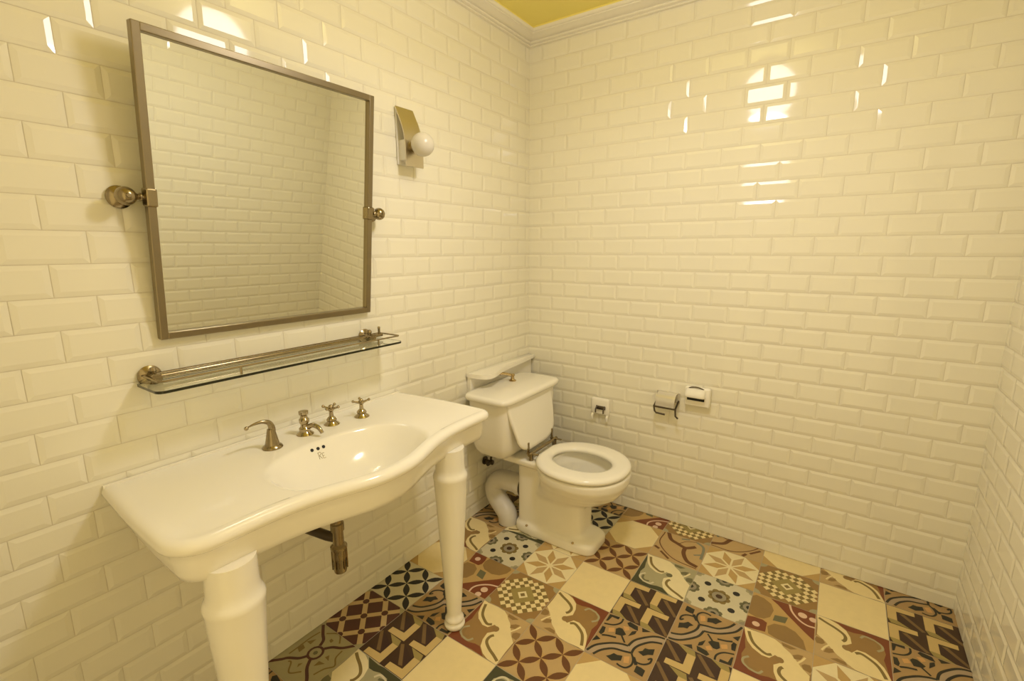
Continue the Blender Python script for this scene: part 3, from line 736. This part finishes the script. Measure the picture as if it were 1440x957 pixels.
# raised lid leaning on the cistern
def lid_outline(o):
    L = []
    w0, w1 = .118, .200
    zb, zt = .428, .692
    half = [(0, zb)]+[(.06, zb)]+[(.06+.105*math.sin(a), zb+.075*(1-math.cos(a))) for a in [PI/2*k/8 for k in range(1, 9)]]+[(.176, .54), (.186, .58), (.192, .62), (.195, .66), (.195, .682)]+[(.195-.012*(1-math.cos(a)), .682+.010*math.sin(a)) for a in [PI/2*k/4 for k in range(1, 5)]]
    half = [(max(0, y-o) if y > 0 else 0, z+(o if z < .5 else 0)-(o if z > .67 else 0)) for y, z in half]
    return [(y, z) for y, z in half]+[(-y, z) for y, z in half[::-1] if y > 0]
def lid_x(z): return .330-.052*ss((z-.42)/.30)
bm = bmesh.new()
def lring(o, dx): return [(lid_x(z)+dx, TYC+.010+y, z) for y, z in lid_outline(o)]
rings_solid(bm, [lring(.006, -.009), lring(.001, -.006), lring(0, 0), lring(.002, .005), lring(.008, .008), lring(.02, .009)])
obj('seat_lid', bm, M['china'], wc, True, 50)
# hinge
bm = bmesh.new()
tube(bm, [(.352, TYC-.105, .418), (.352, TYC+.155, .418)], .008, 14)
for y in (TYC-.085, TYC+.135):
    lathe(bm, [(0, 0), (.011, 0), (.011, .026), (.013, .03), (.013, .04), (0, .042)], (.352, y, .383), (0, 0, 1), 16)
    box(bm, .330, .354, y-.007, y+.007, .414, .424, .002); box(bm, .3325, .3405, y-.006, y+.006, .414, .47, .002); box(bm, .352, .392, y-.007, y+.007, .4195, .4235, .001)
obj('hinge', bm, M['nickel'], wc, True)
# cistern
def cis(o, z, yc=-.392): return sup(.165, .125-o, .118-o, .236-o, z, 6., 72, yc)
bm = bmesh.new()
rings_solid(bm, [cis(.060, .386), cis(.045, .390), cis(.032, .400), cis(.020, .42), cis(.012, .45), cis(.005, .52), cis(.0, .60), cis(0, .672)])
obj('cistern', bm, M['china'], wc, True, 60)
bm = bmesh.new()
def lidr(o, z): return sup(.170, .135-o, .128-o, .262-o, z, 7., 72, -.390)
rings_solid(bm, [lidr(.012, .670), lidr(.004, .672), lidr(.0, .680), lidr(0, .688), lidr(.003, .695), lidr(.010, .699), lidr(.025, .700)])
obj('cistern_lid', bm, M['china'], wc, True, 60)
# flush lever
bm = bmesh.new()
lathe(bm, [(0, 0), (.018, 0), (.019, .004), (.011, .008), (.0085, .012), (.0085, .026), (.012, .029), (.011, .036), (0, .038)], (.118, -.335, .700), (0, 0, 1), 20)
tube(bm, [(.118, -.335, .728), (.094, -.358, .738), (.074, -.376, .742)], [.0085, .007, .008], 10); ball(bm, (.071, -.379, .742), .0095, u=12, v=8)
obj('flush_lever', bm, M['brass'], wc, True)
# soil pipe
bm = bmesh.new()
py = TYC-.005
tube(bm, spline([(.30, py, .195), (.23, py, .195), (.15, py, .195), (.098, py-.002, .185), (.070, py-.008, .148), (.085, py-.020, .108), (.130, py-.036, .078), (.170, py-.047, .052), (.183, py-.050, .028), (.184, py-.050, .0015)], 5), .050, 24)
lathe(bm, [(.0505, 0), (.0555, .002), (.0555, .028), (.0505, .03)], (.214, py, .195), (1, 0, 0), 28)
obj('soil_pipe', bm, M['plastic_pipe'], wc, True, 50)
bm = bmesh.new(); tube(bm, [(.243, py, .195), (.2525, py, .195)], .0545, 28); obj('pipe_seal', bm, M['dark'], wc, True)
# supply valve and hose
bm = bmesh.new()
vy, vz = -.432, .272
lathe(bm, [(0, 0), (.022, 0), (.022, .004), (.010, .008), (.009, .03), (.013, .034), (.013, .052), (.008, .055), (0, .055)], (.006, vy, vz), (1, 0, 0), 18)
lathe(bm, [(0, 0), (.008, 0), (.008, .014), (.011, .016), (.011, .028), (0, .03)], (.046, vy-.002, vz), (0, -1, 0), 16)
tube(bm, spline([(.046, vy, vz), (.052, vy, vz+.035), (.09, vy+.01, vz+.055), (.13, vy+.02, vz+.075), (.14, vy+.02, .392)], 6), .006, 10)
obj('supply_valve', bm, M['dark'], wc, True)

for ch in wc.children:
    if ch.name.split('.')[0] in ('pan', 'water', 'fixing_bolt', 'seat', 'hinge', 'seat_lid'): ch.location.x -= .013

# ------------------------------------------------------------------ china ledge over the cistern
ldg = thing('wall_ledge', 'narrow white china ledge with a rounded end on the wall above the cistern', 'shelf', (0, -.29, .752))
bm = bmesh.new()
ol = spline([(.0045, -.568), (.045, -.564), (.092, -.553), (.118, -.530), (.122, -.495), (.110, -.445), (.092, -.385), (.078, -.30), (.068, -.20), (.058, -.10), (.050, -.010)], 5)+[(.0045, -.010)]
prism(bm, ol, .753, .774, .008, 3)
obj('slab', bm, M['china'], ldg, True, 40)
bm = bmesh.new(); box(bm, .0045, .028, -.562, -.015, .640, .7535, .003); obj('upstand', bm, M['china'], ldg)

# ------------------------------------------------------------------ fittings on the far wall
def plate(x0, x1, z0, z1, d, bev):
    bm = bmesh.new(); box(bm, x0, x1, -d, -.0035, z0, z1, bev, 3); return bm
f1 = thing('wall_fitting', 'small white square wall fitting with dark metal catch, nearest the toilet cistern', 'wall fitting', (.465, 0, .54))
bm = plate(.414, .518, .494, .586, .026, .012); obj('plate', bm, M['china'], f1, True, 40)
bm = bmesh.new(); box(bm, .448, .500, -.036, -.024, .528, .546, .003); tube(bm, [(.452, -.028, .546), (.452, -.044, .530), (.452, -.046, .512)], .004, 8); tube(bm, [(.496, -.028, .546), (.496, -.044, .530), (.496, -.046, .512)], .004, 8); obj('catch', bm, M['dark'], f1, True)
for xx in (.424, .508):
    bm = bmesh.new(); tube(bm, [(xx, -.014, .50), (xx, -.026, .484), (xx, -.024, .466)], [.008, .007, .006], 10); obj('prong', bm, M['china'], f1, True)

f2 = thing('toilet_roll_holder', 'empty toilet roll holder with shiny curved flap and dark wire arms', 'toilet roll holder', (.815, 0, .63))
bm = bmesh.new()
pr = spline([(-.006, .676), (-.028, .675), (-.050, .664), (-.060, .642), (-.061, .612)], 6); rr = []
for i, (yy, zz) in enumerate(pr):
    a = pr[max(i-1, 0)]; b = pr[min(i+1, len(pr)-1)]; dy, dz = b[0]-a[0], b[1]-a[1]; l = math.hypot(dy, dz); ny, nz = -dz/l*.0012, dy/l*.0012
    rr.append([(.772, yy+ny, zz+nz), (.862, yy+ny, zz+nz), (.862, yy-ny, zz-nz), (.772, yy-ny, zz-nz)])
rings_solid(bm, rr); M['satin'] = mat('polished_cover', (.80, .77, .70), rough=.18, metal=.6)
obj('flap', bm, M['satin'], f2, True, 40)
bm = bmesh.new()
tube(bm, [(.766, -.006, .640), (.766, -.062, .612), (.772, -.066, .590), (.780, -.066, .582), (.822, -.066, .580)], .0045, 10)
tube(bm, [(.868, -.006, .640), (.868, -.060, .613), (.872, -.064, .580), (.884, -.064, .570)], .0045, 10)
tube(bm, [(.766, -.062, .612), (.868, -.060, .612)], .0045, 10)
obj('wire_arm', bm, M['dark'], f2, True)
bm = bmesh.new(); box(bm, .760, .874, -.010, -.0035, .628, .680, .003); obj('back_plate', bm, M['satin'], f2)

f3 = thing('ceramic_roll_box', 'square white ceramic holder with domed hood over a dark slot', 'toilet roll holder', (.957, 0, .685))
bm = bmesh.new(); box(bm, .900, 1.014, -.034, -.0035, .636, .728, .008, 3)
obj('body', bm, M['china'], f3, True, 40)
bm = bmesh.new(); rr = []
for xx, k in ((.906, .80), (.912, .95), (.925, 1), (.975, 1), (.988, .95), (.994, .80)):
    rr.append([(xx, -.030-.034*k*math.sin(a), .688+.036*k*math.cos(a)*(1 if math.cos(a) > 0 else .25)) for a in [PI*t/12 for t in range(13)]])
rings_solid(bm, rr); obj('hood', bm, M['china'], f3, True, 50)
bm = bmesh.new(); box(bm, .912, .990, -.0365, -.030, .664, .680, .002); obj('slot', bm, M['hole'], f3)
bm = bmesh.new(); tube(bm, spline([(.918, -.034, .722), (.935, -.036, .729), (.96, -.036, .730), (.985, -.034, .722)], 5), .0028, 8); obj('spring_wire', bm, M['dark'], f3, True)
# ------------------------------------------------------------------ camera, world, colour
cd = bpy.data.cameras.new('camera'); cam = bpy.data.objects.new('camera', cd); COL.objects.link(cam)
cd.sensor_width = 36; cd.sensor_fit = 'HORIZONTAL'; cd.lens = 670.13/1440*36; cd.clip_start = .01
yaw, pit, rol = (math.radians(v) for v in (34.6891, 10.9051, -.1772))
fw = Vector((-math.sin(yaw)*math.cos(pit), math.cos(yaw)*math.cos(pit), -math.sin(pit)))
r0 = Vector((math.cos(yaw), math.sin(yaw), 0)); u0 = r0.cross(fw)
rr_, uu_ = r0*math.cos(rol)+u0*math.sin(rol), -r0*math.sin(rol)+u0*math.cos(rol)
Mx = Matrix.Identity(4)
for i in range(3): Mx[i][0], Mx[i][1], Mx[i][2] = rr_[i], uu_[i], -fw[i]
Mx.translation = (1.46194, -2.28069, 1.36634); cam.matrix_world = Mx
SC.camera = cam
w = bpy.data.worlds.new('world'); SC.world = w; w.use_nodes = True
w.node_tree.nodes['Background'].inputs[0].default_value = (1., .76, .34, 1); w.node_tree.nodes['Background'].inputs[1].default_value = 1.3  # warm fill light, added through the widened doorway
vs = SC.view_settings; vs.view_transform = 'Standard'; vs.look = 'None'; vs.gamma = 1; vs.exposure = -0.07
try: vs.use_curve_mapping = False
except Exception: pass
